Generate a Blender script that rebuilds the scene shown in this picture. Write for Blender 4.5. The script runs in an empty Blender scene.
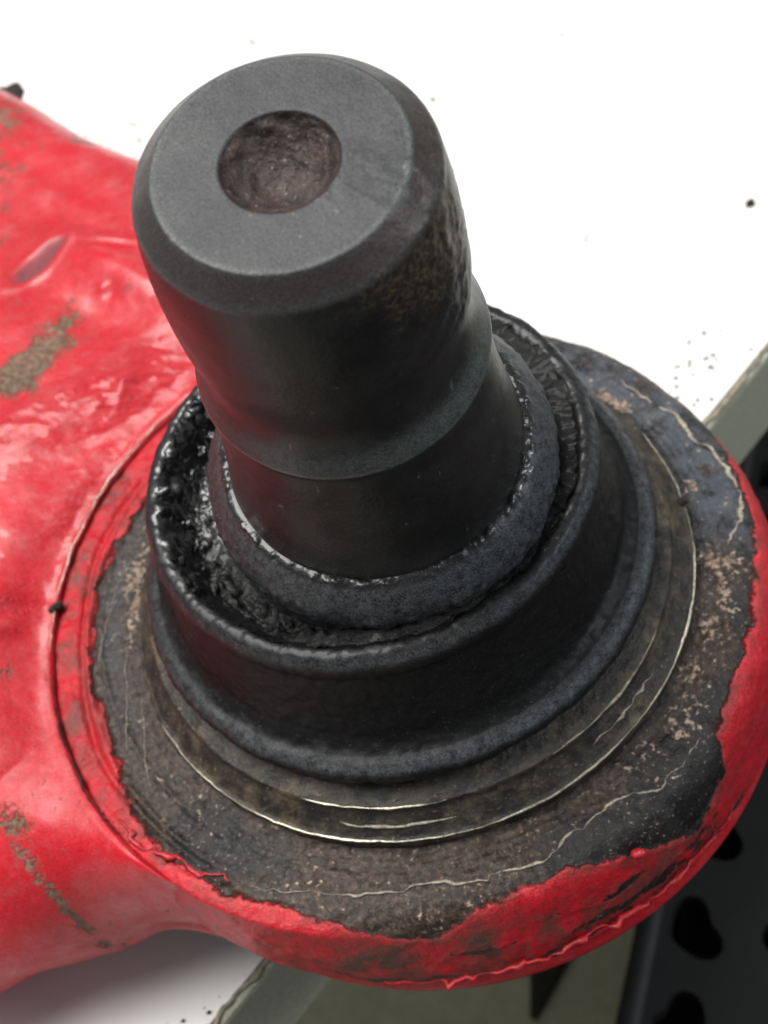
import bpy, math, random
import numpy as np
from mathutils import Vector, Matrix

# ------------------------------------------------------------------ camera, world, lights, exposure
U = 0.02                      # one modelling unit = 2 cm (radius of the rubber boot)
SC = bpy.context.scene
COL = SC.collection
R_ = math.radians

cam_d = bpy.data.cameras.new('camera')
cam = bpy.data.objects.new('camera', cam_d); COL.objects.link(cam)
cam.location = (0.0, -3.28111 * U, 4.59204 * U)
cam.rotation_euler = (R_(34.91537), R_(12.19646), R_(-16.85262))
cam_d.sensor_fit = 'VERTICAL'; cam_d.sensor_height = 24.0
cam_d.lens = 1412.68 / 1024 * 24.0
cam_d.clip_start = 0.005; cam_d.clip_end = 50
cam_d.dof.use_dof = True
cam_d.dof.focus_distance = 4.35 * U
cam_d.dof.aperture_fstop = 46.0
SC.camera = cam

world = bpy.data.worlds.new('World'); SC.world = world
world.use_nodes = True
bg = world.node_tree.nodes['Background']
bg.inputs[0].default_value = (0.93, 0.97, 1.0, 1); bg.inputs[1].default_value = 0.22

def area(name, loc, target, sx, sy, power, col):
    l = bpy.data.lights.new(name, 'AREA'); l.shape = 'RECTANGLE'; l.size = sx; l.size_y = sy
    l.energy = power; l.color = col
    o = bpy.data.objects.new(name, l); COL.objects.link(o)
    o.location = loc
    o.rotation_euler = (Vector(target) - Vector(loc)).to_track_quat('-Z', 'Y').to_euler()
    return o
area('ceiling_light_back', (-0.50, 0.50, 1.85), (0, 0, 0), 1.5, 1.0, 60, (1.0, 0.985, 0.95))
area('ceiling_light_right', (1.45, -0.42, 0.98), (0, 0, 0), 0.5, 0.3, 11.5, (0.90, 0.96, 1.0))

SC.view_settings.view_transform = 'Standard'
SC.view_settings.look = 'None'
SC.view_settings.exposure = 0.0
SC.view_settings.gamma = 1.0

# ------------------------------------------------------------------ numpy noise
def _hash(ix, iy, iz, seed):
    h = (ix * 374761393 + iy * 668265263 + iz * 2147483647 + seed * 1274126177) & 0xffffffff
    h = ((h ^ (h >> 13)) * 1274126177) & 0xffffffff
    h = ((h ^ (h >> 16)) * 2246822519) & 0xffffffff
    return ((h ^ (h >> 15)) & 0xffff) / 65535.0 * 2 - 1
def vnoise(P, scale, seed=0):
    Q = np.asarray(P, float) * scale + 1000.0
    I = np.floor(Q).astype(np.int64); F = Q - I; F = F * F * F * (F * (F * 6 - 15) + 10)
    out = 0
    for dx in (0, 1):
        for dy in (0, 1):
            for dz in (0, 1):
                w = (F[..., 0] if dx else 1 - F[..., 0]) * (F[..., 1] if dy else 1 - F[..., 1]) * (F[..., 2] if dz else 1 - F[..., 2])
                out = out + w * _hash(I[..., 0] + dx, I[..., 1] + dy, I[..., 2] + dz, seed)
    return out
def fbm(P, scale, octs=4, seed=0, gain=.5):
    o = 0; a = 1
    for i in range(octs):
        o = o + a * vnoise(P, scale * 2 ** i, seed + i * 17); a *= gain
    return o
def sstep(a, b, x):
    t = np.clip((x - a) / (b - a), 0, 1); return t * t * (3 - 2 * t)
def gauss(X, Y, cx, cy, sx, sy, deg=0):
    c, s = math.cos(R_(deg)), math.sin(R_(deg))
    dx, dy = X - cx, Y - cy
    u = dx * c + dy * s; v = -dx * s + dy * c
    return np.exp(-.5 * ((u / sx) ** 2 + (v / sy) ** 2))

# ------------------------------------------------------------------ object helpers
def props(o, label=None, cat=None, kind=None, group=None):
    if label: o['label'] = label
    if cat: o['category'] = cat
    if kind: o['kind'] = kind
    if group: o['group'] = group
    return o
def empty(name, label, cat, loc=(0, 0, 0)):
    o = bpy.data.objects.new(name, None); COL.objects.link(o); o.empty_display_size = 0.01
    o.location = Vector(loc) * U
    return props(o, label, cat)
def link(name, V, F, mat, parent=None, smooth=True, attrs=None, unit=True):
    me = bpy.data.meshes.new(name)
    V = np.asarray(V, float).reshape(-1, 3) * (U if unit else 1)
    me.from_pydata(V.tolist(), [], F if isinstance(F, list) else F.tolist())
    me.update()
    if smooth: me.polygons.foreach_set('use_smooth', [True] * len(me.polygons))
    for k, a in (attrs or {}).items():
        at = me.attributes.new(k, 'FLOAT', 'POINT'); at.data.foreach_set('value', np.ascontiguousarray(a, dtype=np.float32).ravel())
    me.materials.append(mat)
    o = bpy.data.objects.new(name, me); COL.objects.link(o)
    if parent: o.parent = parent
    return o
def grid_faces(n, m, cu=True, cv=False):
    i = np.arange(n if cu else n - 1); j = np.arange(m if cv else m - 1)
    I, J = np.meshgrid(i, j, indexing='ij'); I2 = (I + 1) % n; J2 = (J + 1) % m
    return np.stack([I * m + J, I2 * m + J, I2 * m + J2, I * m + J2], -1).reshape(-1, 4)
def roundprof(pts, step=.01):
    """polyline of (r, z, corner radius) -> dense rounded profile, going along the points"""
    P = [np.array(p[:2], float) for p in pts]; out = [P[0]]
    for i in range(1, len(P) - 1):
        rad = pts[i][2] if len(pts[i]) > 2 else 0.004
        a = P[i - 1] - P[i]; b = P[i + 1] - P[i]; la, lb = np.linalg.norm(a), np.linalg.norm(b)
        t = min(rad, la * .48, lb * .48); A = P[i] + a / la * t; B = P[i] + b / lb * t
        for k in range(6):
            u = k / 5; out.append((1 - u) ** 2 * A + 2 * u * (1 - u) * P[i] + u * u * B)
    out.append(P[-1])
    res = [out[0]]
    for q in out[1:]:
        L = np.linalg.norm(q - res[-1]); n = max(1, int(math.ceil(L / step))); s = res[-1].copy()
        for k in range(1, n + 1): res.append(s + (q - s) * k / n)
    return np.array(res)
def lathe(name, pts, mat, parent, N=360, step=.012, disp=None, attrs=None):
    """pts from the axis / top outwards and down"""
    pr = roundprof(pts, step) if not isinstance(pts, np.ndarray) else pts
    A = np.arange(N) * 2 * math.pi / N
    r = np.broadcast_to(pr[:, 0], (N, len(pr))); z = np.broadcast_to(pr[:, 1], (N, len(pr)))
    t = np.gradient(pr, axis=0); t /= np.linalg.norm(t, axis=1)[:, None] + 1e-9
    nr, nz = -t[:, 1], t[:, 0]                  # outward normal for a profile going outwards then down
    AA = A[:, None] + 0 * r
    P = np.stack([r * np.cos(AA), r * np.sin(AA), z], -1)
    if disp is not None:
        d = disp(P, AA, r, z)
        P = np.stack([(r + d * nr) * np.cos(AA), (r + d * nr) * np.sin(AA), z + d * nz], -1)
    at = attrs(P, AA, r, z) if attrs else None
    F = grid_faces(N, len(pr))[:, ::-1]
    F = F[:, ::-1] if False else F
    return link(name, P, F[:, ::1], mat, parent, attrs=at)
def tube(pts, rad, flat=1.0, sides=6, jit=0.0, seed=0, closed_ends=True, step=.02):
    """a thin irregular strand through 3-D points; rad(t) or number; returns verts, faces"""
    pts = [np.array(p, float) for p in pts]
    D = [pts[0]]
    for q in pts[1:]:
        s = D[-1]; L = np.linalg.norm(q - s); n = max(1, int(L / step))
        for k in range(1, n + 1): D.append(s + (q - s) * k / n)
    D = np.array(D); n = len(D)
    if jit:
        D = D + np.stack([vnoise(D, 14, seed), vnoise(D, 14, seed + 5), .25 * vnoise(D, 14, seed + 9)], -1) * jit \
              + np.stack([vnoise(D, 40, seed + 1), vnoise(D, 40, seed + 6), 0 * D[:, 0]], -1) * jit * .7
    T = np.gradient(D, axis=0); T /= np.linalg.norm(T, axis=1)[:, None] + 1e-9
    side = np.cross(T, [0, 0, 1.0]); side /= np.linalg.norm(side, axis=1)[:, None] + 1e-9
    up = np.cross(side, T)
    V = []
    for i in range(n):
        t = i / max(1, n - 1)
        rr = rad(t) if callable(rad) else rad
        rr *= min(1, 4 * t + .15, 4 * (1 - t) + .15)
        for k in range(sides):
            a = 2 * math.pi * k / sides
            V.append(D[i] + side[i] * math.cos(a) * rr + up[i] * math.sin(a) * rr * flat)
    F = [[i * sides + k, i * sides + (k + 1) % sides, (i + 1) * sides + (k + 1) % sides, (i + 1) * sides + k] for i in range(n - 1) for k in range(sides)]
    F.append([k for k in range(sides)][::-1]); F.append([(n - 1) * sides + k for k in range(sides)])
    return np.array(V), F
def join(parts):
    V = []; F = []; o = 0
    for v, f in parts:
        V.append(np.asarray(v)); F += [[i + o for i in q] for q in f]; o += len(v)
    return np.concatenate(V), F

# ------------------------------------------------------------------ material helper
class M:
    def __init__(s, name):
        s.m = bpy.data.materials.new(name); s.m.use_nodes = True; s.t = s.m.node_tree; s.n = s.t.nodes; s.l = s.t.links
        s.b = s.n['Principled BSDF']
        tc = s.n.new('ShaderNodeTexCoord'); vm = s.n.new('ShaderNodeVectorMath'); vm.operation = 'SCALE'
        vm.inputs['Scale'].default_value = 1 / U; s.l.new(tc.outputs['Object'], vm.inputs[0]); s.co = vm.outputs[0]
    def put(s, sock, v):
        if v is None: return
        if hasattr(v, 'default_value') and hasattr(v, 'links'): s.l.new(v, sock)
        elif isinstance(v, (tuple, list)) and len(v) == 3 and sock.type == 'RGBA': sock.default_value = (*v, 1)
        else: sock.default_value = v
    def map(s, scale=(1, 1, 1), rot=(0, 0, 0), loc=(0, 0, 0)):
        n = s.n.new('ShaderNodeMapping'); s.l.new(s.co, n.inputs[0]); n.inputs['Scale'].default_value = scale
        n.inputs['Rotation'].default_value = rot; n.inputs['Location'].default_value = loc; return n.outputs[0]
    def noise(s, scale, detail=4, rough=.55, vec=None, dist=0):
        n = s.n.new('ShaderNodeTexNoise'); s.l.new(vec or s.co, n.inputs['Vector']); n.inputs['Scale'].default_value = scale
        n.inputs['Detail'].default_value = detail; n.inputs['Roughness'].default_value = rough; n.inputs['Distortion'].default_value = dist
        return n.outputs['Fac']
    def vor(s, scale, feat='F1', vec=None):
        n = s.n.new('ShaderNodeTexVoronoi'); n.feature = feat; s.l.new(vec or s.co, n.inputs['Vector']); n.inputs['Scale'].default_value = scale
        return n.outputs['Distance']
    def attr(s, name):
        n = s.n.new('ShaderNodeAttribute'); n.attribute_name = name; return n.outputs['Fac']
    def xyz(s):
        n = s.n.new('ShaderNodeSeparateXYZ'); s.l.new(s.co, n.inputs[0]); return n.outputs
    def math(s, op, a, b=None, c=None, clamp=False):
        n = s.n.new('ShaderNodeMath'); n.operation = op; n.use_clamp = clamp
        for k, v in enumerate((a, b, c)): s.put(n.inputs[k], v)
        return n.outputs[0]
    def ramp(s, v, lo, hi, a=0.0, b=1.0, smooth=True):
        n = s.n.new('ShaderNodeMapRange'); n.interpolation_type = 'SMOOTHSTEP' if smooth else 'LINEAR'
        s.put(n.inputs[0], v); n.inputs[1].default_value = lo; n.inputs[2].default_value = hi
        n.inputs[3].default_value = a; n.inputs[4].default_value = b; return n.outputs[0]
    def mix(s, f, a, b):
        n = s.n.new('ShaderNodeMix'); n.data_type = 'RGBA'; s.put(n.inputs[0], f); s.put(n.inputs[6], a); s.put(n.inputs[7], b); return n.outputs[2]
    def mixf(s, f, a, b):
        n = s.n.new('ShaderNodeMix'); n.data_type = 'FLOAT'; s.put(n.inputs[0], f); s.put(n.inputs[2], a); s.put(n.inputs[3], b); return n.outputs[0]
    def bump(s, h, strength=.5, dist=.01, prev=None):
        n = s.n.new('ShaderNodeBump'); n.inputs['Strength'].default_value = strength; n.inputs['Distance'].default_value = dist * U
        s.put(n.inputs['Height'], h)
        if prev is not None: s.l.new(prev, n.inputs['Normal'])
        return n.outputs[0]
    def out(s, **k):
        if 'col' in k and not s.m.name.startswith('white'):
            g = s.ramp(s.noise(165, 2, .7), .28, .72, .48, 1.62, False)
            mx = s.n.new('ShaderNodeVectorMath'); mx.operation = 'SCALE'; s.put(mx.inputs[0], k['col']); s.put(mx.inputs['Scale'], g); k['col'] = mx.outputs[0]
        names = dict(col='Base Color', rough='Roughness', metal='Metallic', nrm='Normal', spec='Specular IOR Level', coat='Coat Weight', coatr='Coat Roughness', coatn='Coat Normal', ior='IOR')
        for a, v in k.items(): s.put(s.b.inputs[names[a]], v)
        return s.m

# ---- red paint with grime, shared recipe
RED = (0.56, 0.008, 0.02)
def paint_red(m):
    big = m.noise(1.3, 3); fine = m.noise(38, 4)
    c = m.mix(m.ramp(big, .35, .7), RED, (0.46, 0.010, 0.018))
    c = m.mix(m.math('MULTIPLY', m.ramp(fine, .5, .75), .35), c, (0.62, 0.045, 0.06))
    return c

# ---- arm paint
m = M('red_arm_paint')
c = paint_red(m)
rust = m.attr('rust'); n1 = m.noise(9, 5, .65); n2 = m.noise(40, 4, .6)
rm = m.math('ADD', rust, m.math('MULTIPLY', m.math('SUBTRACT', n1, .5), 2.2))
rm = m.math('ADD', rm, m.math('MULTIPLY', m.math('SUBTRACT', n2, .5), 1.6))
rmask = m.ramp(rm, .48, .80)
halo = m.ramp(rm, .1, .6, 0, .45)
brown = m.mix(m.ramp(n2, .35, .65), (0.085, 0.058, 0.036), (0.20, 0.145, 0.095))
c = m.mix(halo, c, (0.30, 0.05, 0.04))
c = m.mix(rmask, c, brown)
spk = m.math('MULTIPLY', m.ramp(m.noise(30, 5, .75), .64, .70), m.ramp(m.noise(2.2, 2), .40, .62))
c = m.mix(m.math('MULTIPLY', spk, .85), c, (0.12, 0.03, 0.025))
dust_and_sheen = m.math('MULTIPLY', m.ramp(m.noise(5, 6, .7), .45, .75), .28)
c = m.mix(dust_and_sheen, c, (0.60, 0.16, 0.16))
crk = m.ramp(m.attr('crackdirt'), .2, .9)
crkn = m.math('MULTIPLY', crk, m.ramp(n2, .3, .6))
c = m.mix(crkn, c, (0.07, 0.03, 0.026))
c = m.mix(m.math('MULTIPLY', m.attr('scar'), .8), c, (0.15, 0.055, 0.065))
wr = m.attr('wrinkle')
st = m.noise(11, 5, .62, m.map((1.0, 2.4, 1), (0, 0, R_(-20))), 1.2)
h = m.math('MULTIPLY', st, m.math('MULTIPLY', wr, 2.2))
nb = m.bump(h, .55, .028)
nb = m.bump(m.noise(12, 3, .5), .12, .02, nb)
nb = m.bump(m.noise(110, 3, .6), .22, .006, nb)
nb = m.bump(m.math('MULTIPLY', rmask, m.math('SUBTRACT', n2, 1.2)), .7, .02, nb)
ro = m.mixf(m.math('MAXIMUM', rmask, m.attr('scar')), m.ramp(m.noise(6, 5, .7), .3, .7, .33, .52), .8)
ARM = m.out(col=c, rough=ro, nrm=nb, spec=.40, coat=m.math('MULTIPLY', m.math('SUBTRACT', 1.0, rmask), m.math('MULTIPLY', m.attr('gloss'), .5)), coatr=m.ramp(m.noise(9, 4, .6), .35, .65, .10, .30))

# ---- flange: worn painted steel
m = M('worn_flange_paint')
pa = m.attr('paint'); n1 = m.noise(11, 5, .65); n2 = m.noise(42, 5, .65); n0 = m.noise(3.2, 4, .6)
pm0 = m.math('ADD', pa, m.math('MULTIPLY', m.math('SUBTRACT', n1, .5), .15))
pm0 = m.math('ADD', pm0, m.math('MULTIPLY', m.math('SUBTRACT', n2, .5), .035))
pm = m.ramp(pm0, -.006, .012)
chip = m.attr('chip')
ch = m.math('ADD', chip, m.math('MULTIPLY', m.math('SUBTRACT', m.noise(7, 5, .65, m.map((1, 1, 1.8))), .5), 2.4))
chm = m.ramp(ch, .50, .60)
pm = m.math('MULTIPLY', pm, m.math('SUBTRACT', 1.0, chm))
dark = m.mix(m.ramp(n1, .35, .65), (0.007, 0.0065, 0.007), (0.024, 0.021, 0.020))
brn = m.mix(m.ramp(n2, .4, .65), (0.022, 0.014, 0.010), (0.080, 0.052, 0.038))
base = m.mix(m.ramp(m.math('ADD', n0, m.math('MULTIPLY', m.attr('brown'), .35)), .50, .68), dark, brn)
blue = m.math('MULTIPLY', m.attr('blue'), m.ramp(n1, .30, .6))
base = m.mix(blue, base, (0.060, 0.070, 0.086))
lt = m.math('ADD', m.attr('bare'), m.math('MULTIPLY', m.math('SUBTRACT', n2, .5), 3.6))
ltm = m.ramp(m.math('ADD', lt, m.math('MULTIPLY', m.math('SUBTRACT', n1, .5), 2.0)), .55, .80)
base = m.mix(ltm, base, m.mix(m.ramp(n2, .5, .7), (0.20, 0.13, 0.09), (0.44, 0.35, 0.27)))
fleck = m.ramp(m.math('ADD', m.noise(75, 3, .7), m.math('MULTIPLY', m.noise(4, 3), .12)), .68, .76)
base = m.mix(m.math('MULTIPLY', fleck, .8), base, (0.30, 0.22, 0.17))
rd = paint_red(m)
rd = m.mix(m.math('MULTIPLY', m.ramp(n1, .52, .7), .55), rd, (0.16, 0.03, 0.024))
rd = m.mix(m.math('MULTIPLY', m.attr('dirty'), m.ramp(m.noise(6, 5, .65), .40, .62)), rd, (0.11, 0.045, 0.034))
edge = m.math('MULTIPLY', m.ramp(pm0, -.03, .0), m.ramp(pm0, .02, .045, 1, 0))
rd = m.mix(m.math('MULTIPLY', edge, .30), rd, (0.60, 0.09, 0.09))
rd = m.mix(m.math('MULTIPLY', m.ramp(pm0, .0, .09, 1, 0), m.ramp(m.noise(8, 4), .42, .62, 0, .75)), rd, (0.12, 0.03, 0.024))
c = m.mix(pm, base, rd)
nb = m.bump(pm, .8, .016)
nb = m.bump(n2, .55, .013, nb)
nb = m.bump(m.noise(120, 3, .7), .45, .006, nb)
ro = m.mixf(pm, m.ramp(n1, .3, .7, .26, .52), .33)
FLG = m.out(col=c, rough=ro, nrm=nb, spec=.36, metal=0.0)

# ---- blackened steel stud
def steel(name, base, base2, rough, metal=.55, rusty=0.0, rustattr=None, bs=.25):
    m = M(name)
    n1 = m.noise(5, 5, .6); n2 = m.noise(60, 4, .65); n3 = m.noise(170, 2, .6)
    c = m.mix(m.ramp(n1, .35, .68), base, base2)
    c = m.mix(m.math('MULTIPLY', m.ramp(n3, .58, .75), .30), c, tuple(min(1, v * 3.2) for v in base2))
    if rustattr:
        rr = m.math('ADD', m.attr(rustattr), m.math('MULTIPLY', m.math('SUBTRACT', m.noise(14, 5, .7), .5), 1.7))
        f = m.ramp(rr, .35, .75, 0, .85)
        c = m.mix(f, c, m.mix(m.ramp(n2, .4, .65), (0.030, 0.022, 0.015), (0.125, 0.100, 0.062)))
    nb = m.bump(n2, bs, .006); nb = m.bump(n3, bs, .003, nb)
    ro = m.ramp(n1, .3, .7, rough - .06, rough + .10)
    return m, c, nb, ro
m, c, nb, ro = steel('blackened_steel', (0.014, 0.014, 0.014), (0.027, 0.0265, 0.027), .33, rustattr='rust')
top = m.attr('topface')
ro = m.mixf(top, ro, .50)
c = m.mix(top, c, m.mix(m.ramp(m.noise(3, 4), .35, .7), (0.042, 0.044, 0.045), (0.060, 0.062, 0.062)))
c = m.mix(m.math('MULTIPLY', m.attr('chamf'), .8), c, (0.050, 0.042, 0.041))
nick = m.math('MULTIPLY', m.ramp(m.noise(30, 3, .6, m.map((1, 1, .35))), .69, .73), .5)
c = m.mix(nick, c, (0.17, 0.17, 0.165))
c = m.mix(m.math('MULTIPLY', m.attr('worn_and_highlight'), m.ramp(m.noise(40, 4, .7), .25, .6, .35, .9)), c, (0.115, 0.124, 0.122))  # worn edges, plus a highlight painted on the fillet's front right
STUD = m.out(col=c, rough=ro, nrm=nb, metal=.25, spec=.38)

m = M('rusty_pit')
n1 = m.noise(16, 5, .7); n2 = m.noise(70, 4, .6)
c = m.mix(m.ramp(n1, .35, .65), (0.024, 0.015, 0.013), (0.064, 0.041, 0.034))
c = m.mix(m.ramp(n2, .6, .72), c, (0.24, 0.20, 0.18))
PIT = m.out(col=c, rough=.55, nrm=m.bump(n2, .5, .015, m.bump(n1, .4, .03)))

# ---- rubber
def rubber(name, base, rough, coat, bumpy, bdist, wetattr=None):
    m = M(name)
    n1 = m.noise(7, 5, .6); n2 = m.noise(34, 5, .65); n3 = m.noise(140, 3, .65)
    c = m.mix(m.ramp(n1, .35, .7), base, tuple(v * 1.5 for v in base))
    c = m.mix(m.math('MULTIPLY', m.ramp(n3, .60, .72), .45), c, (0.13, 0.135, 0.14))
    du = m.attr('dust_and_sheen')
    f = m.math('MULTIPLY', du, m.ramp(m.math('ADD', m.math('MULTIPLY', n3, .5), m.math('MULTIPLY', n2, .5)), .32, .62))
    c = m.mix(f, c, (0.085, 0.091, 0.098))  # speckled blue-grey sheen painted into the rubber colour
    nb = m.bump(n2, bumpy, bdist); nb = m.bump(n3, .35, .005, nb)
    wet = m.attr('wet')
    ro = m.mixf(wet, m.ramp(n1, .3, .7, rough, rough + .14), .22)
    return m.out(col=c, rough=ro, nrm=nb, spec=m.mixf(wet, .24, .8), coat=m.math('MULTIPLY', wet, coat), coatr=.08)
RUB = rubber('black_rubber', (0.0045, 0.0045, 0.0048), .37, .8, .20, .008)
GRS = rubber('greasy_rubber', (0.006, 0.006, 0.006), .40, 1.0, .5, .025)

# ---- small things
def plain(name, col, rough=.5, metal=0, nscale=40, amt=.4, bs=.3, bd=.01):
    m = M(name); n = m.noise(nscale, 4, .6)
    c = m.mix(m.ramp(n, .3, .7), tuple(v * (1 - amt) for v in col), col)
    return m.out(col=c, rough=rough, metal=metal, nrm=m.bump(n, bs, bd))
BARE = plain('bare_metal_edge', (0.66, 0.62, 0.50), .34, .8)
CREAM = plain('dried_sealant', (0.46, 0.40, 0.31), .6, 0, 50, .6)
FLAKE = plain('lifted_red_paint', (0.50, 0.018, 0.026), .42, 0, 25, .35)
DIRT = plain('dark_dirt', (0.030, 0.024, 0.018), .8, 0, 60, .6, .8, .02)
HAIR = plain('pale_scratch', (0.40, 0.34, 0.28), .5, 0, 60, .5)

m = M('white_tabletop')
n = m.noise(55, 4, .6)
c = m.mix(m.ramp(m.noise(.8, 3), .3, .7), (0.80, 0.795, 0.77), (0.83, 0.825, 0.805))
di = m.math('MULTIPLY', m.ramp(m.noise(30, 5, .75), .60, .66), m.attr('dirt'))
c = m.mix(di, c, (0.05, 0.04, 0.03))
TOP = m.out(col=c, rough=.42, nrm=m.bump(n, .12, .006), spec=.4)
EDGE = plain('grey_green_edging', (0.42, 0.42, 0.33), .55, 0, 70, .14, .2, .006)
LIP = plain('worn_edging_lip', (0.33, 0.29, 0.21), .6, 0, 22, .55, .5, .02)
SHELF = plain('grey_green_shelf', (0.76, 0.74, 0.62), .6, 0, 6, .15, .1, .01)
BLKP = plain('black_plastic', (0.010, 0.010, 0.011), .65, 0, 9, .3, .3, .01)
DARKM = plain('shade_and_housing_dark', (0.050, 0.046, 0.034), .8, 0, 9, .3, .3, .01)  # dark tone of the added shadow strip, also on the joint housing
FLOORM = plain('grey_floor', (0.20, 0.20, 0.19), .7, 0, 3, .2, .2, .02)

# ------------------------------------------------------------------ workbench, shelf, crate, floor
ZT = -1.5                                             # tabletop height
E0 = np.array([-1.22, -0.84]); E1 = np.array([1.83, 1.13])
ED = (E1 - E0) / np.linalg.norm(E1 - E0); EN = np.array([ED[1], -ED[0]])   # along the edge, outwards (towards the camera side)
EM = (E0 + E1) / 2
def ep(s, t, z): p = EM + ED * s + EN * t; return (p[0], p[1], z)

# floor far below
link('floor', [(-90, -90, -42), (90, -90, -42), (90, 90, -42), (-90, 90, -42)], [[0, 1, 2, 3]], FLOORM, smooth=False)['kind'] = 'structure'

bench = empty('workbench', 'white topped workbench with a grey green edge running under the red arm', 'workbench', (0, 0, -42))
def bpart(name, V, F, mat, smooth=False, attrs=None, parent=None):
    V = np.asarray(V, float) - (np.array([0, 0, -42.0]) if parent is None else 0)
    return link(name, V, F, mat, parent or bench, smooth, attrs)
def prism_e(s0, s1, t0, t1, z0, z1, bev=.0):
    """bevelled box in edge coordinates"""
    sec = [(t0, z0), (t1, z0), (t1, z1 - bev), (t1 - bev * .3, z1 - bev * .3), (t1 - bev, z1), (t0, z1)] if bev else [(t0, z0), (t1, z0), (t1, z1), (t0, z1)]
    n = len(sec); V = [ep(s, t, z) for s in (s0, s1) for t, z in sec]
    F = [[k, (k + 1) % n, n + (k + 1) % n, n + k] for k in range(n)] + [list(range(n))[::-1], [n + k for k in range(n)]]
    return np.array(V), F
# tabletop: dense sheet near the arm so that dirt sits where it does in life
ns, nt = 260, 220
S = np.linspace(-40, 40, ns); S = np.sign(S) * (np.abs(S) / 40) ** 2.2 * 40
T = -np.linspace(0, 1, nt) ** 2.0 * 55
SS, TT = np.meshgrid(S, T, indexing='ij')
V = np.stack([EM[0] + ED[0] * SS + EN[0] * TT, EM[1] + ED[1] * SS + EN[1] * TT, ZT + 0 * SS], -1)
dirt = np.exp(-np.abs(TT) / .07) * (0.35 + .9 * np.clip(vnoise(V, 2.2, 3) + .1, 0, 1)) \
     + .8 * gauss(V[..., 0], V[..., 1], 1.9, 1.36, .25, .12, 33) + .45 * gauss(V[..., 0], V[..., 1], -1.35, -.93, .22, .05, 30) \
     + .75 * gauss(V[..., 0], V[..., 1], -.95, 5.3, .75, .12, -50) + .8 * gauss(V[..., 0], V[..., 1], .3, 5.65, .18, .08, 10)
top = bpart('tabletop', V, grid_faces(ns, nt, False)[:, ::-1], TOP, attrs={'dirt': np.clip(dirt, 0, 1)})
top.data.flip_normals() if top.data.polygons[0].normal.z < 0 else None
bpart('top_core', *prism_e(-40, 40, -55, -.002, ZT - .62, ZT - .006), SHELF)
bpart('edge_band', *prism_e(-40, 40, .0, .05, ZT - .66, ZT - .012, .03), EDGE)
# worn lip line where laminate meets the band
pts = [ep(s, .018 + .008 * math.sin(s * 7) , ZT - .002) for s in np.linspace(-6, 6, 240)]
bpart('edge_lip', *tube(pts, lambda t: (.015 + .003 * math.sin(t * 90)), .4, 6, .012, 4), LIP, True)
# lower shelf and legs
bpart('lower_shelf', *prism_e(-26, 26, -40, 4.5, -9.1, -8.76), SHELF)
for s, t in ((-25, 6), (25, 6), (-25, -39), (25, -39)):
    bpart('leg', *prism_e(s - .8, s + .8, t - .8 if t < 0 else -2.4, t + .8 if t < 0 else -.8, -42, (ZT - .63) if t < 0 else ZT - .63), SHELF)

# dark strip added on the shelf in place of a blurred edge shadow
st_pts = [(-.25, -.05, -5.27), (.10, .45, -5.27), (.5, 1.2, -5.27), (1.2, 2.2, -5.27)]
o = link('shadow_strip', *tube([(x * 1.35 - .02, y * 1.35 + .66, -8.70) for x, y, z in st_pts], .24, .18, 10, 0), DARKM)
props(o, 'dark strip added on the grey shelf below the arm, standing for a shadow', 'shadow strip')

# black perforated crate, standing on the shelf
crate = empty('plastic_crate', 'black plastic crate with oval holes in its lid, below the bench edge at lower right', 'crate', (0, 1.148, -8.76))
crate.scale = (1.35,) * 3
CA = np.array([.24, -1.25]); CD = np.array([.56, .83]); CD /= np.linalg.norm(CD); CN = np.array([CD[1], -CD[0]])
def cp(s, t, z): q = CA + CD * s + CN * t; return (q[0], q[1], z + 5.3)
def cbox(s0, s1, t0, t1, z0, z1):
    V = [cp(s, t, z) for z in (z0, z1) for s, t in ((s0, t0), (s1, t0), (s1, t1), (s0, t1))]
    return np.array(V), [[0, 1, 2, 3], [7, 6, 5, 4], [0, 4, 5, 1], [1, 5, 6, 2], [2, 6, 7, 3], [3, 7, 4, 0]]
lid_s, lid_t = (-3.2, 4.1), (0, 6)
# lid built as a grid of cells with oval openings
V = []; F = []
def lidcell(s0, s1, t0, t1, hole):
    n = 24; base = len(V)
    cs, ct = (s0 + s1) / 2, (t0 + t1) / 2; hs, ht = (s1 - s0) / 2, (t1 - t0) / 2
    for z in (-3.0, -3.16):
        for k in range(n):
            a = 2 * math.pi * k / n; c, s = math.cos(a), math.sin(a); mx = max(abs(c), abs(s))
            V.append(cp(cs + hs * c / mx, ct + ht * s / mx, z))
        for k in range(n):
            a = 2 * math.pi * k / n
            kk = hole * (1 + .22 * math.sin(2 * a + cs * 5) + .12 * math.sin(3 * a + ct * 7))
            V.append(cp(cs + hs * kk * math.cos(a), ct + ht * kk * math.sin(a), z))
    for k in range(n):
        k2 = (k + 1) % n
        F.append([base + k, base + k2, base + n + k2, base + n + k])
        F.append([base + 2 * n + k2, base + 2 * n + k, base + 3 * n + k, base + 3 * n + k2])
        F.append([base + n + k, base + n + k2, base + 3 * n + k2, base + 3 * n + k])
lidoff_s, lidoff_t = .06, .16
s = -3.19
while s < lid_s[1] - .1:
    t = lid_t[0] + .0
    while t < lid_t[1] - .1:
        lidcell(s, s + .5, t, t + .5, .58); t += .5
    s += .5
link('lid', V, F, BLKP, crate, False)
V1 = [cbox(-3.3, 4.55, 0, .12, -5.3, -2.96), cbox(-3.3, 4.55, 6.07, 6.2, -5.3, -2.96), cbox(-3.42, -3.3, 0, 6.2, -5.3, -2.96), cbox(4.45, 4.6, .12, 6.07, -5.3, -2.96), cbox(-3.3, 4.5, .12, 6.07, -5.28, -5.2)]
link('crate_body', *join(V1), BLKP, crate, False)
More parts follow.
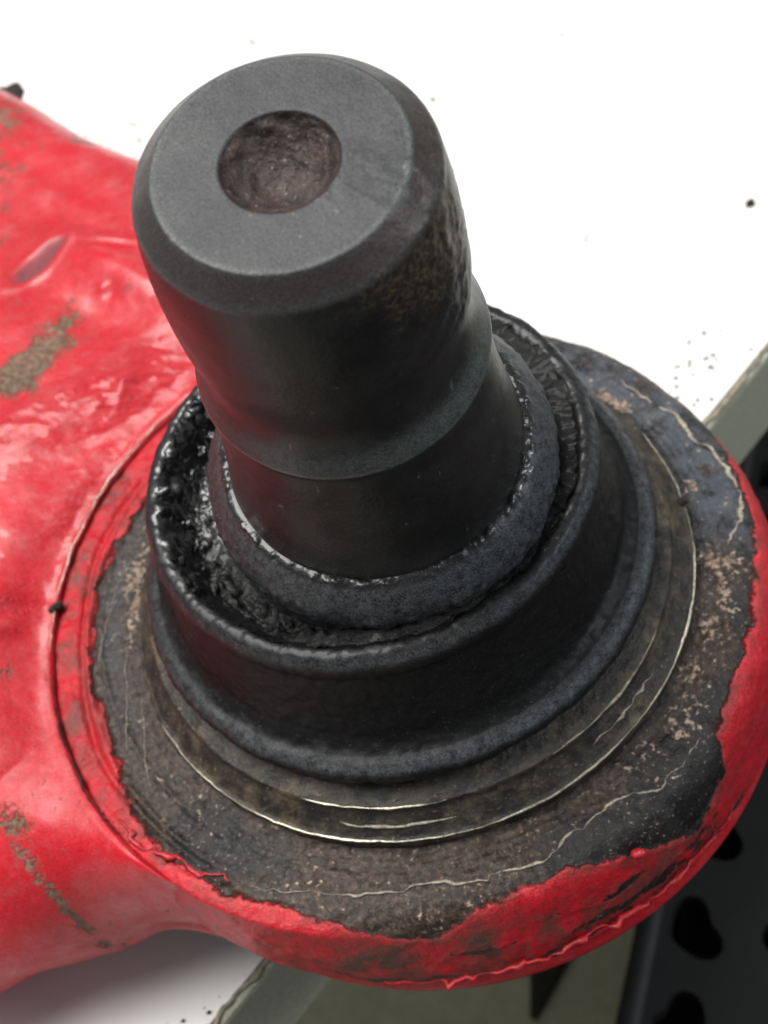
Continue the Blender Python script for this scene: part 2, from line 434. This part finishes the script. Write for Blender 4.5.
# rim bead
link('rim', *tube([cp(-3.35, .02, -2.95), cp(4.2, .02, -2.95), cp(4.5, .3, -2.95), cp(4.55, 6.1, -2.95)], .07, .8, 10), BLKP, crate)

# ------------------------------------------------------------------ the control arm
arm = empty('control_arm', 'red painted car control arm with black ball joint stud standing up from its eye', 'control arm', (0, 0, 0))

# ---- flange of the pressed-in joint
PA = np.array([(1.10, -.29), (1.17, -.312), (1.36, -.315), (1.42, -.335), (1.465, -.40), (1.495, -.52), (1.515, -.72), (1.50, -.80)])
PB = np.array([(1.10, -.29), (1.17, -.312), (1.40, -.313), (1.475, -.312), (1.497, -.322), (1.503, -.45), (1.505, -.72), (1.49, -.80)])
def kf(a): return 1 + .045 * np.clip(np.cos(a - R_(165)), 0, 1) ** .7
def leftw(a): return sstep(-.15, .45, np.cos(a - R_(160)))
def chai(P):
    for _ in range(2):
        Q = [P[0]]
        for a, b in zip(P[:-1], P[1:]): Q += [a * .75 + b * .25, a * .25 + b * .75]
        Q.append(P[-1]); P = np.array(Q)
    return P
CA_, CB_ = chai(PA), chai(PB)
def prof(a, s):
    """flange surface: angle array, arclength s from r=1.15 -> r, z (s measured on the plain profile)"""
    w = leftw(a)
    def ev(P):
        L = np.r_[0, np.cumsum(np.hypot(*np.diff(P, axis=0).T))] - .052
        return np.interp(s, L, P[:, 0]), np.interp(s, L, P[:, 1])
    ra, za = ev(CA_); rb, zb = ev(CB_)
    r = ra * (1 - w) + rb * w; z = za * (1 - w) + zb * w
    return r * kf(a), z
def FP(deg, s, lift=0.0):
    a = np.array(R_(deg)); r, z = prof(a, np.array(float(s)))
    r2, z2 = prof(a, np.array(float(s) + .01)); tr, tz = float(r2 - r), float(z2 - z); L = math.hypot(tr, tz) + 1e-9
    r = float(r) - tz / L * lift; z = float(z) + tr / L * lift
    return (r * math.cos(a), r * math.sin(a), z)
def FPD(deg, s, lift=0.0):
    '''the same point on the finished, bumpy flange skin'''
    fi = (deg % 360) / 360 * NA; i = int(fi); f = fi - i; fj = float(np.interp(s, SV, np.arange(len(SV)))); j = min(int(fj), len(SV) - 2); g_ = fj - j
    q = (FSK[i % NA, j] * (1 - f) + FSK[(i + 1) % NA, j] * f) * (1 - g_) + (FSK[i % NA, j + 1] * (1 - f) + FSK[(i + 1) % NA, j + 1] * f) * g_
    b = np.array(FP(deg, s)); u_ = np.array(FP(deg, s, 1.0)) - b
    return q + u_ * lift
WTAB = [(137.5, .150), (148, .165), (156, .185), (166.5, .18), (177, .18), (186.5, .169), (194.5, .190), (204, .245), (212.5, .285), (224, .268), (235.5, .248), (243.5, .290), (249, .335), (255, .374), (258, .340), (261.5, .293), (268, .262), (276, .247), (281, .30), (284, .325), (287, .35), (295.5, .487), (300, .46), (304.5, .391), (308, .236), (314.5, .233), (322, .233), (331.5, .233), (339.5, .247), (347.5, .272), (360.5, .296), (368, .36), (376, .52), (400, .60), (430, .60), (455, .45), (475, .22), (497.5, .150)]
WA = np.array([w[0] for w in WTAB]); WS = np.array([w[1] for w in WTAB])
def bound(a):
    d = np.degrees(a) % 360; d = np.where(d < 137.5, d + 360, d); return np.interp(d, WA, WS)
NA = 1100; SV = np.r_[np.linspace(-.05, .5, 70), np.linspace(.515, .78, 14)]
A = np.arange(NA) * 2 * math.pi / NA
AA, SS = np.meshgrid(A, SV, indexing='ij'); r, z = prof(AA, SS)
P = np.stack([r * np.cos(AA), r * np.sin(AA), z], -1)
rc = np.hypot(P[..., 0], P[..., 1])
d = .009 * fbm(P, 6, 4, 5) + .004 * fbm(P, 26, 2, 9) + .0022 * np.sin(rc * 190 + 2 * fbm(P, 2, 2, 8)) * sstep(1.36, 1.2, rc)
pn = SS - bound(AA) + .015 * fbm(P, 9, 3, 21)
d = d + .010 * sstep(-.004, .012, pn)
# narrow groove of the left band, inner bead of old paint
ang = np.degrees(AA)
lb = sstep(120, 140, ang) * sstep(235, 205, ang)
d += lb * (-.016 * np.exp(-((SS - .235 + .01 * np.sin(AA * 9)) / .013) ** 2) + .012 * np.exp(-((SS - .205) / .014) ** 2) + .010 * np.exp(-((SS - .13 - .03 * np.sin(AA * 3)) / .012) ** 2))
rr2 = r + d * .35 * sstep(.25, .5, SS); zz2 = z + d * (1 - .8 * sstep(.28, .5, SS)); rr2 = rr2 + d * .8 * sstep(.35, .55, SS)
P = np.stack([rr2 * np.cos(AA), rr2 * np.sin(AA), zz2], -1)
FSK = P
def blob(a0, s0, wa, ws):
    da = (ang - a0 + 180) % 360 - 180; return np.exp(-.5 * ((da / wa) ** 2 + ((SS - s0) / ws) ** 2))
bare = np.zeros_like(AA)
for a0, s0, wa, ws, k in ((26, .06, 2.2, .02, 1), (22, .075, 2, .02, 1), (357.5, .088, 1.5, .02, .9), (339.5, .085, 2.2, .03, 1), (333, .12, 4, .035, .8), (339.5, .16, 1.5, .03, .9), (326, .09, 4, .04, .65), (316, .08, 5, .03, .6), (298, .11, 4, .04, .45), (155, .02, 3, .06, .9), (146, .04, 3, .05, .6), (306, .14, 7, .04, .5), (165, .0, 5, .04, .6)):
    bare = np.maximum(bare, k * blob(a0, s0, wa, ws))
chip = np.zeros_like(AA) - .6
for a0, s0, wa, ws, k in ((262, .50, 5, .03, .8), (283, .47, 4, .03, .75), (296, .56, 6, .04, .8), (250, .68, 18, .035, .75), (275, .68, 18, .03, .8), (296, .69, 14, .03, .8), (250, .60, 6, .04, .5), (277, .58, 8, .06, .75), (287, .60, 8, .05, .85), (262, .48, 3.5, .04, .7), (296, .62, 8, .04, .8), (242, .70, 6, .03, .5), (304, .66, 6, .03, .6), (308, .4, 2, .03, .4), (273, .44, 2.5, .03, .6)):
    chip = np.maximum(chip, -.6 + 1.75 * k * blob(a0, s0, wa, ws))
blue = np.clip(sstep(60, 30, ang) + sstep(335, 352, ang), 0, 1) * sstep(.04, .09, SS) * sstep(.30, .22, SS) + .55 * blob(165, .10, 18, .05)
brown = sstep(40, 70, ang) * sstep(300, 262, ang) * .8 - .6 * blob(300, .36, 14, .1) + .8 * blob(318, .09, 14, .06) - .9 * blob(222, .12, 8, .08) - 1.6 * blob(298, .36, 13, .09) + .7 * blob(30, .40, 25, .12)
dirty = np.clip(blob(160, .3, 30, .06) + 1.3 * blob(262, .5, 30, .12), 0, 1)
fl = link('joint_flange', P, grid_faces(NA, len(SV))[:, ::-1], FLG, arm, attrs=dict(paint=SS - bound(AA), bare=bare, chip=chip, blue=np.clip(blue, 0, 1), brown=np.clip(brown, -2.5, 1), dirty=dirty))
# housing cup underneath, standing on the bench
lathe('joint_housing', [(1.40, -.70, .01), (1.35, -1.10, .05), (1.02, -1.14, .06), (.98, -1.42, .06), (.90, -1.495, .03), (.001, -1.495, 0)], DARKM, arm, 160, .05)

# old sealant / paint crack lines on the flange
LN = [(226.5, .225), (236.5, .19), (251, .169), (259.5, .18), (267.5, .183), (274, .201), (277, .178), (280.5, .155), (287, .141), (291, .169), (294.5, .215), (301.5, .229), (306, .226)]
L2 = [(27, .176), (19, .190), (12, .205), (7.5, .219), (359.5, .250), (354, .268), (350, .24), (347.5, .219), (345, .18), (342.5, .152)]
def fl_line(tab, rad, seed, jit=.016, flat=.9, lift=.007, sub=8):
    pts = []
    for (a0, s0), (a1, s1) in zip(tab[:-1], tab[1:]):
        if a1 - a0 > 180: a1 -= 360
        if a0 - a1 > 180: a1 += 360
        for k in range(sub): u = k / sub; pts.append(FPD(a0 + (a1 - a0) * u, s0 + (s1 - s0) * u, lift))
    pts.append(FPD(*tab[-1], lift))
    return tube(pts, rad, flat, 5, jit, seed, step=.018)
wob = lambda base, amp, f, ph=0: (lambda t: max(.0012, base + amp * math.sin(f * t + ph) + amp * .6 * math.sin(f * 2.7 * t + 1)))
props(link('sealant_line', *fl_line(LN, wob(.0036, .0028, 47), 3, .017, .6, .004), CREAM, fl), 'jagged cream crack line across the front of the flange')
props(link('sealant_line', *fl_line(L2, wob(.008, .004, 30), 8, .018, .5, .004), CREAM, fl), 'thicker pale seam on the right of the flange')
rng = random.Random(4)
scr = [[(158, .085), (164, .12), (172, .15), (176, .15)], [(170, .03), (180, .055), (188, .10), (193, .15)], [(183, .0), (192, .06), (199, .12), (203, .16)], [(150, .06), (156, .10), (161, .11)]]
for i, tb in enumerate(scr):
    link('scratch', *fl_line(tb, wob(.0017, .0010, 60, i), 20 + i, .006, .5, .004), HAIR, fl)

# ---- retaining ring (metal) under the boot
def ring_disp(P, a, r, z): return .005 * fbm(P, 12, 3, 31)
m = M('grimy_ring_metal')
n1 = m.noise(13, 5, .65, m.map((1, 1, 1))); n2 = m.noise(60, 4, .65)
c = m.mix(m.ramp(n1, .38, .66), (0.014, 0.013, 0.012), (0.055, 0.043, 0.031))
c = m.mix(m.math('MULTIPLY', m.ramp(n2, .60, .72), .7), c, (0.26, 0.22, 0.15))
c = m.mix(m.math('MULTIPLY', m.ramp(m.noise(4.5, 4, .6), .52, .66), m.ramp(n1, .35, .6)), c, (0.120, 0.092, 0.055))
RING = m.out(col=c, rough=.45, nrm=m.bump(n2, .6, .012, m.bump(n1, .4, .02)))
ring = lathe('retaining_ring', [(.90, -.07, .01), (1.065, -.125, .01), (1.082, -.132, .006), (1.086, -.165, .006), (1.11, -.20, .02), (1.150, -.246, .008), (1.166, -.252, .006), (1.172, -.275, .005), (1.165, -.33, 0)], RING, arm, 480, .012, ring_disp)
def arc_line(name, rr, zz, a0, a1, rad, seed, mat, parent, jit=.003, flat=.7):
    n = int(abs(a1 - a0) / 2) + 2
    pts = [(rr * math.cos(R_(a)), rr * math.sin(R_(a)), zz) for a in np.linspace(a0, a1, n)]
    return link(name, *tube(pts, rad, flat, 6, jit, seed, step=.02), mat, parent)
props(arc_line('worn_edge', 1.166, -.249, 193, 372, wob(.0038, .0022, 26, 1), 2, BARE, ring), 'bright rubbed edge of the ring')
arc_line('worn_edge', 1.083, -.129, 232, 262, wob(.0042, .002, 12), 3, BARE, ring)
arc_line('worn_edge', 1.084, -.130, 284, 318, wob(.0042, .0028, 15), 4, CREAM, ring)
arc_line('worn_edge', 1.122, -.207, 240, 262, wob(.0055, .004, 20), 5, CREAM, ring, .012)
arc_line('worn_edge', 1.117, -.202, 292, 312, wob(.004, .003, 20), 6, HAIR, ring, .014)

# ---- dust boot (rubber)
def boot_disp(P, a, r, z):
    inner = sstep(.80, .74, r)
    left = sstep(.3, .9, np.cos(a - R_(132)))
    d = .004 * fbm(P, 8, 3, 41) + .0025 * fbm(P, 30, 2, 43)
    lump = np.clip(fbm(P, 17, 3, 47), -.2, 2)
    d = d + sstep(.83, .775, r) * (z > .3) * lump * (.004 + .014 * left)
    d = d + np.exp(-((z - .0) / .06) ** 2) * .004 * fbm(P, 20, 2, 51)
    return d
def boot_attr(P, a, r, z):
    left = sstep(.2, .9, np.cos(a - R_(135)))
    wet = sstep(.85, .79, r) * (z > .3) * (.25 + .75 * left)
    front = .5 + .5 * np.cos(a - R_(300))
    dust_and_sheen = np.exp(-((z - .525) / .022) ** 2) * sstep(.80, .84, r) * .9 * front + np.exp(-((z - .040) / .020) ** 2) * (r > .965) * (.25 + .85 * front)  # highlights painted along the lip crests, strongest at front right
    return dict(wet=np.clip(wet, 0, 1), dust_and_sheen=np.clip(dust_and_sheen, 0, 1))
boot = lathe('dust_boot', [(.50, .30, .02), (.66, .33, .03), (.72, .42, .03), (.768, .525, .03), (.80, .552, .025), (.838, .545, .025), (.862, .505, .025), (.862, .46, .015), (.852, .43, .02), (.878, .24, .06), (.915, .09, .05), (.960, .058, .02), (1.000, .052, .02), (1.034, .016, .02), (1.032, -.036, .02), (.975, -.06, .02), (.965, -.10, 0)],
             RUB, arm, 720, .009, boot_disp, boot_attr)

# ---- stud and the sealing collar share the tilted axis of the stud
TX, TY = R_(11.01816), R_(.32002)
OFF = Vector((0.05238 * U, -0.00169 * U, 0))
def collar_disp(P, a, r, z):
    edge = np.exp(-((r - .535) / .022) ** 2)
    d = .004 * fbm(P, 10, 3, 61) + edge * (.008 * np.clip(fbm(P, 36, 3, 63) + .1, 0, 2))
    right = sstep(.2, 1, np.cos(a - R_(10)))
    d = d + .01 * np.clip(fbm(P, 30, 2, 66), 0, 1) * sstep(.60, .63, r)
    return d
def collar_attr(P, a, r, z):
    wet = np.exp(-((r - .535) / .03) ** 2) * .55
    return dict(wet=np.clip(wet, 0, 1), dust_and_sheen=np.clip(sstep(.54, .56, r) * sstep(.66, .62, r) * (.35 + .55 * (.5 + .5 * np.cos(a - R_(300)))), 0, 1))  # collar sheen painted in as a paler tone, stronger at front right
collar = lathe('sealing_collar', [(.47, .84, .01), (.535, .838, .015), (.585, .795, .04), (.616, .742, .018), (.626, .705, .02), (.622, .60, .05), (.60, .30, 0)], RUB, boot, 600, .009, collar_disp, collar_attr)
collar.rotation_euler = (TX, TY, 0); collar.location = OFF
# wet lumps of grease in the gap (uncountable)
def gap_disp(P, a, r, z):
    open_ = sstep(-.25, .5, np.cos(a - R_(152)))
    return (.016 + .016 * open_) * np.clip(fbm(P, 19, 4, 71), -.5, 1.5) * sstep(.6, .66, r) + .010 * np.clip(fbm(P, 44, 2, 75), -.3, 1) * sstep(.6, .66, r) + (1 - open_) * (.112 + .02 * fbm(P, 6, 2, 77)) * sstep(.58, .64, r) * sstep(.80, .75, r)
def gap_attr(P, a, r, z): return dict(wet=.08 + .92 * sstep(.35, .9, np.cos(a - R_(128))), dust_and_sheen=0 * r)
g = lathe('grease', [(.50, .36, .02), (.60, .40, .03), (.70, .40, .03), (.745, .44, .03), (.77, .50, .02), (.80, .545, 0)], GRS, boot, 620, .008, gap_disp, gap_attr)
g['kind'] = 'stuff'

def stud_disp(P, a, r, z):
    d = .0016 * fbm(P, 7, 3, 81)
    d = d + .004 * gauss(np.degrees((a - R_(325) + math.pi) % (2 * math.pi) - math.pi), z, 0, 2.1, 25, .22) * fbm(P, 26, 3, 83)
    return d
def stud_attr(P, a, r, z):
    da = np.degrees((a - R_(325) + math.pi) % (2 * math.pi) - math.pi)
    rust = 1.15 * gauss(da, z, 6, 2.22, 34, .13) + .5 * gauss(da, z, 20, 2.0, 22, .2) + .25 * gauss(da, z, -45, 2.3, 25, .06)
    rust = rust * (z < 2.358)
    return dict(rust=np.clip(rust, 0, 1), topface=((z > 2.358) & (r < .335)).astype(float), chamf=((z > 2.29) & (r >= .335)).astype(float), worn_and_highlight=np.clip(np.exp(-((z - 1.525) / .05) ** 2) * (.25 + .75 * sstep(-.3, 1, np.cos(a - R_(315)))) + .9 * np.exp(-((z - 1.489) / .006) ** 2) + .9 * np.exp(-((z - 2.364) / .003) ** 2) * (r > .325) * .6 + .35 * np.exp(-((z - 2.298) / .01) ** 2), 0, 1))
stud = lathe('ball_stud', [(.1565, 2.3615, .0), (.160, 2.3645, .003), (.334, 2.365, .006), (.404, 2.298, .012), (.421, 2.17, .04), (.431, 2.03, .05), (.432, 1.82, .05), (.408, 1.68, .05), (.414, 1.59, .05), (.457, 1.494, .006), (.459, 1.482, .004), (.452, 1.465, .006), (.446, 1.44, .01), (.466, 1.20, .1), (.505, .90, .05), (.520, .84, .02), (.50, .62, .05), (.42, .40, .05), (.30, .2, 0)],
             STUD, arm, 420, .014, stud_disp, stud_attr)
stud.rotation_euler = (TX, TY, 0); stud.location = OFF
hole = lathe('centre_hole', [(.0015, 2.262, 0), (.05, 2.268, .04), (.120, 2.315, .04), (.150, 2.350, .02), (.1575, 2.3625, 0)], PIT, stud, 160, .008, lambda P, a, r, z: .007 * fbm(P, 20, 3, 91) * sstep(.155, .14, r))

# ---- arm body: one closed skin laid in rays round the eye
K2 = [(.90, 1.36), (.78, 1.56), (.6, 1.87), (.35, 2.29), (-.07, 2.88), (-.4, 3.28), (-.61, 3.54), (-.79, 3.80), (-.94, 4.08), (-1.09, 4.37), (-1.3, 4.7), (-2.0, 5.7), (-3.5, 7.0), (-6.5, 7.9), (-9, 6), (-9, 2), (-8, -.6), (-6, -1.15), (-4, -1.08), (-2.9, -.88), (-2.21, -.745), (-2.05, -.765), (-1.88, -.775), (-1.70, -.78), (-1.52, -.80), (-1.36, -.86), (-1.20, -.95), (-1.09, -1.08)]
a0 = math.degrees(math.atan2(K2[-1][1], K2[-1][0])) + 360
a1 = math.degrees(math.atan2(K2[0][1], K2[0][0])) + 360
def ring_r(dg):
    x = (dg) % 360
    return 1.505 + .018 * math.cos(R_(x - 285))
OUT = [np.array(q, float) for q in K2] + [np.array([ring_r(t) * math.cos(R_(t)), ring_r(t) * math.sin(R_(t))]) for t in np.arange(a0 + 6, a1 - 3, 3)]
OUT = np.array(OUT)
for _ in range(2):
    N_ = len(OUT); Q = np.empty((2 * N_, 2)); nx = np.roll(OUT, -1, 0); Q[0::2] = OUT * .75 + nx * .25; Q[1::2] = OUT * .25 + nx * .75; OUT = Q
cl = np.vstack([OUT, OUT[:1]]); Ls = np.r_[0, np.cumsum(np.hypot(*np.diff(cl, axis=0).T))]
# denser where the outline is near the camera's view
wgt = np.where(np.hypot(*OUT.T) > 5.0, .35, 1.0); segw = np.diff(Ls) * wgt; Lw = np.r_[0, np.cumsum(segw)]
NO = 1400; q = np.linspace(0, Lw[-1], NO, endpoint=False)
OX = np.interp(q, Lw, cl[:, 0]); OY = np.interp(q, Lw, cl[:, 1])
OA = np.arctan2(OY, OX); ORr = np.hypot(OX, OY)
def hin(a):
    """height of the skin at the joint: high on the arm side, low round the front of the eye"""
    d = np.degrees(a) % 360
    return -.285 - .47 * (1 - sstep(70, 100, d) * sstep(242, 214, d))
HI = hin(OA)
# inner radius: follows the flange
RI = prof(OA, np.full(NO, .72))[0]
w_ = sstep(-.6, -.4, HI); RI = np.where(True, RI * (1 - w_) + (prof(OA, np.full(NO, .42))[0] - .006) * w_, RI)
RI = np.minimum(RI, ORr - .018)
sv = np.linspace(0, 1, 240); sv = .5 * sv + .5 * (1 - np.cos(sv * math.pi)) / 2
# radial spacing: dense near the eye
gap = (ORr - RI)[:, None]
RR = RI[:, None] + gap * (sv[None] ** np.where(gap > 1, 1.25, 1.0))
X = RR * np.cos(OA)[:, None]; Y = RR * np.sin(OA)[:, None]
# distance to outline
segA = OUT; segB = np.roll(OUT, -1, 0)
Pn = np.stack([X.ravel(), Y.ravel()], -1); D2 = np.full(len(Pn), 1e9)
for a_, b_ in zip(segA, segB):
    ab = b_ - a_; t = np.clip(((Pn - a_) @ ab) / (ab @ ab), 0, 1)
    e = Pn - a_ - t[:, None] * ab; D2 = np.minimum(D2, (e * e).sum(1))
DIST = np.sqrt(D2).reshape(X.shape)
P0 = np.stack([X, Y, 0 * X], -1)
dr = RR - RI[:, None]
far = sstep(0, .5, dr)
hmain = -.24 + .035 * fbm(P0, .8, 2, 101) + .006 * fbm(P0, 2.2, 2, 103)
# the front shoulder sinks towards the eye's low side
H = HI[:, None] * (1 - far) + hmain * far
tap = sstep(0, .30, dr)
H = H + tap * (.085 * gauss(X, Y, -.83, 2.34, .36, .09, -55) - .035 * gauss(X, Y, -1.05, 2.15, .4, .10, -50)
      + .045 * gauss(X, Y, -1.30, 1.02, .18, .05, 48) - .022 * gauss(X, Y, -1.28, 1.28, .16, .10, 30) + .03 * gauss(X, Y, -1.30, 1.50, .5, .10, 5)
      + .034 * gauss(X, Y, -1.74, .60, .14, .035, -12) + .026 * gauss(X, Y, -1.70, .44, .10, .03, 8) + .02 * gauss(X, Y, -.95, 1.55, .10, .025, 62) + .02 * gauss(X, Y, -1.35, 1.62, .16, .03, 10) + .018 * gauss(X, Y, -1.0, 3.05, .3, .05, -58) + .03 * gauss(X, Y, -.85, 2.62, .14, .03, -30)
      + .10 * gauss(X, Y, -2.1, 1.2, .7, 1.0, 0) - .06 * gauss(X, Y, -1.2, 3.0, .3, .4, 0))
wrk = np.clip(gauss(X, Y, -1.35, 1.55, .45, .16, 5) + gauss(X, Y, -.85, 1.62, .22, .14, 20) + .6 * gauss(X, Y, -1.25, 1.0, .2, .12, 45) + .5 * gauss(X, Y, -1.66, .55, .25, .1, 0), 0, 1)
H = H + .006 * tap * wrk * fbm(np.stack([X * .8 + Y * .3, Y * 1.6, 0 * X], -1), 13, 3, 107)
# gouge with a raised lip
gg = gauss(X, Y, -1.22, 2.645, .17, .062, 28)
H = H - .020 * sstep(.45, .8, gg) + .016 * np.exp(-((gg - .38) / .16) ** 2)
H = H + .016 * gauss(X, Y, -.93, 2.24, .03, .022) - .01 * gauss(X, Y, -.89, 2.20, .03, .03)
# lip of the crack beside the flange
H = H + .004 * np.exp(-((dr - .03) / .02) ** 2) * w_[:, None] - .012 * sstep(.012, 0, dr)
# edge roll
frontness = sstep(.2, -.4, Y)
Rm = np.clip(.9 * (DIST + dr), .015, .40 + .40 * frontness)
u = np.clip(1 - DIST / Rm, 0, 1)
rE = sstep(1.95, 1.60, ORr)[:, None]
zw = (-.70 - .24 * frontness) * (1 - rE) - .765 * rE
T_ = H - zw
Z = H - T_ * (1 - np.sqrt(np.clip(1 - u ** 2.0, 0, 1)))
Z = Z + .0022 * fbm(P0, 9, 3, 109)
top = np.stack([X, Y, Z], -1)
# paint flaws on the rolled side near the eye
def rowat(fr, zoff):
    rr = RI + (ORr - RI) * fr; return np.stack([rr * np.cos(OA), rr * np.sin(OA), zw[:, -1] + zoff], -1)[:, None]
def rowo(off, zoff):
    rr = ORr + off; return np.stack([rr * np.cos(OA), rr * np.sin(OA), zw[:, -1] + zoff], -1)[:, None]
inner_w = [np.stack([RI * np.cos(OA), RI * np.sin(OA), zz + 0 * RI], -1)[:, None] for zz in (-.93, -.85)]
inner_top = np.stack([RI * np.cos(OA), RI * np.sin(OA), HI - .12], -1)[:, None]
V = np.concatenate(inner_w + [inner_top, top, rowo(-.012, -.02), rowo(-.04, -.05), rowat(.88, -.10), rowat(.8, -.14), rowat(.5, -.17), rowat(.15, -.17)], 1)
npad_a, npad_b = 3, 6
def pad(A_): return np.concatenate([np.repeat(A_[:, :1], npad_a, 1), A_, np.repeat(A_[:, -1:], npad_b, 1)], 1)
rustf = 0 * X
for cx, cy, sx, sy, dg, k in ((-1.36, 1.93, .22, .085, 38, 1.2), (-1.46, 1.84, .14, .08, 30, 1.1), (-1.18, 2.10, .11, .05, 60, .95), (-1.28, 4.05, .10, .30, 10, .55), (-1.36, 3.5, .10, .22, 0, .65), (-.85, 3.62, .10, .06, -50, .6), (-1.75, -.72, .24, .022, -68, .72), (-1.80, -.45, .07, .04, -50, .9), (-1.42, -.52, .08, .03, -30, .6), (-1.70, -.93, .05, .05, 0, .7), (-1.45, 2.95, .10, .05, 0, .4), (-1.75, .25, .05, .05, 0, .3)):
    rustf = np.maximum(rustf, k * gauss(X, Y, cx, cy, sx, sy, dg))
gmask = sstep(.42, .7, gg)
crackd = np.maximum(np.exp(-(dr / .012)) * w_[:, None] * .6, gauss(X, Y, -1.24, 2.63, .09, .012, 28) * 1.0 + gauss(X, Y, -1.32, 2.60, .015, .04, 28))
crackd = np.maximum(crackd, 1.4 * gauss(X, Y, -1.30, 4.62, .16, .07, -62))
crackd = np.maximum(crackd, .75 * gauss(X, Y, -1.46, .38, .05, .035, 0))
body = link('arm_body', V, grid_faces(NO, V.shape[1], True, True)[:, ::-1], ARM, arm, attrs=dict(rust=pad(rustf), crackdirt=pad(crackd), scar=pad(gmask), gloss=pad(sstep(-.15, .55, Y) * (1 - gmask)), wrinkle=pad(wrk)))

# crack thread of bare metal and the paint lifted along it
def crackpt(dg, lift=0.010, out=-.002):
    a = np.array(R_(dg)); rr = float(prof(a, np.array(.42))[0]) + out
    return (rr * math.cos(a), rr * math.sin(a), float(hin(a)) + .004 + lift)
props(link('worn_edge', *tube([crackpt(t) for t in np.arange(118, 172, 2)], wob(.0042, .002, 22), .6, 6, .006, 14), BARE, body), 'bright bare metal rim of the crack on the left')
link('crack_dirt', *tube([crackpt(t, .004) for t in np.arange(173, 206, 2)], wob(.004, .002, 22), .6, 6, .006, 15), DIRT, body)
fp = [(197, .345), (203, .33), (208, .315), (212, .29), (216, .265), (220, .245), (224, .236)]
props(link('paint_flake', *fl_line(fp, wob(.0095, .005, 27), 33, .026, .8, .006), FLAKE, fl), 'curled pink strip of lifted paint at the front left of the flange')
fe = [(246, .62), (254, .66), (262, .655), (270, .64), (278, .63), (286, .635), (294, .64), (300, .645), (305, .64)]
props(link('paint_flake', *fl_line(fe, wob(.009, .007, 47), 37, .022, .6, .02), FLAKE, fl), 'thin lip of lifted red paint along the lower edge of the eye')
fs = [(290, .33), (292, .30), (294, .275)]
link('paint_flake', *fl_line([(285.6, .335), (287.2, .325)], .020, 39, .012, .6, .014), FLAKE, fl)
# clod of dirt on the crack
def clod(c, r, seed, mat, name, parent, n=10):
    V = []; F = []
    for i in range(n + 1):
        for j in range(2 * n):
            th = math.pi * i / n; ph = math.pi * j / n
            V.append((math.sin(th) * math.cos(ph), math.sin(th) * math.sin(ph), math.cos(th)))
    V = np.array(V); k = 1 + .45 * fbm(V + seed * 3.1, 1.6, 3, seed)
    V = V * k[:, None] * np.array(r) + np.array(c)
    for i in range(n):
        for j in range(2 * n): F.append([i * 2 * n + j, (i + 1) * 2 * n + j, (i + 1) * 2 * n + (j + 1) % (2 * n), i * 2 * n + (j + 1) % (2 * n)])
    return link(name, V, F, mat, parent)
o = clod(crackpt(161.5, .005), (.034, .022, .016), 5, DIRT, 'dirt_clod', None); props(o, 'small dark clod of dirt stuck on the left crack beside the flange', 'dirt clod')
o = clod((1.163 * math.cos(R_(-8)), 1.163 * math.sin(R_(-8)), -.24), (.020, .018, .016), 7, DIRT, 'dirt_clod', None); props(o, 'dark clod of dirt on the ring edge right of the boot', 'dirt clod')
# crumbs on the bench
def onbench(x, y, r, seed, label):
    o = clod((x, y, ZT + r * .5), (r, r * .8, r * .6), seed, DIRT, 'crumb', None, 6); props(o, label, 'crumb')
onbench(2.65, 2.42, .030, 11, 'lone dark crumb on the white bench at far right')
onbench(1.28, 4.33, .016, 12, 'dark crumb on the white bench right of the stud top')
props(clod((-1.27, 4.53, -.50), (.09, .13, .03), 21, DIRT, 'edge_burr', arm), 'dark burr on the far upper left edge of the arm')
parts = []
rng = np.random.default_rng(5)
for cx, cy, sx, sy, n in ((-1.2, 5.6, .25, .22, 110), (-.75, 5.1, .25, .16, 90), (-.35, 4.7, .2, .12, 40), (.30, 5.65, .12, .08, 45), (1.9, 1.42, .14, .10, 80), (1.6, 1.25, .16, .06, 30), (-1.45, -1.0, .22, .03, 26), (1.1, 4.4, 1.6, 1.2, 9), (1.7, 2.3, .25, .3, 5)):
    for k in range(n):
        x, y = cx + rng.normal() * sx, cy + rng.normal() * sy
        if (np.array([x, y]) - EM) @ EN > -.01: continue
        r = .003 + .011 * rng.uniform() ** 2.2
        v = np.array([(1, 0, 0), (-1, 0, 0), (0, 1, 0), (0, -1, 0), (0, 0, 1), (0, 0, -1)]) * r * rng.uniform(.6, 1.3, (6, 1)) + (x, y, ZT + r * .4)
        parts.append((v, [[0, 2, 4], [2, 1, 4], [1, 3, 4], [3, 0, 4], [2, 0, 5], [1, 2, 5], [3, 1, 5], [0, 3, 5]]))
link('dust_and_sheen', *join(parts), DIRT)['kind'] = 'stuff'
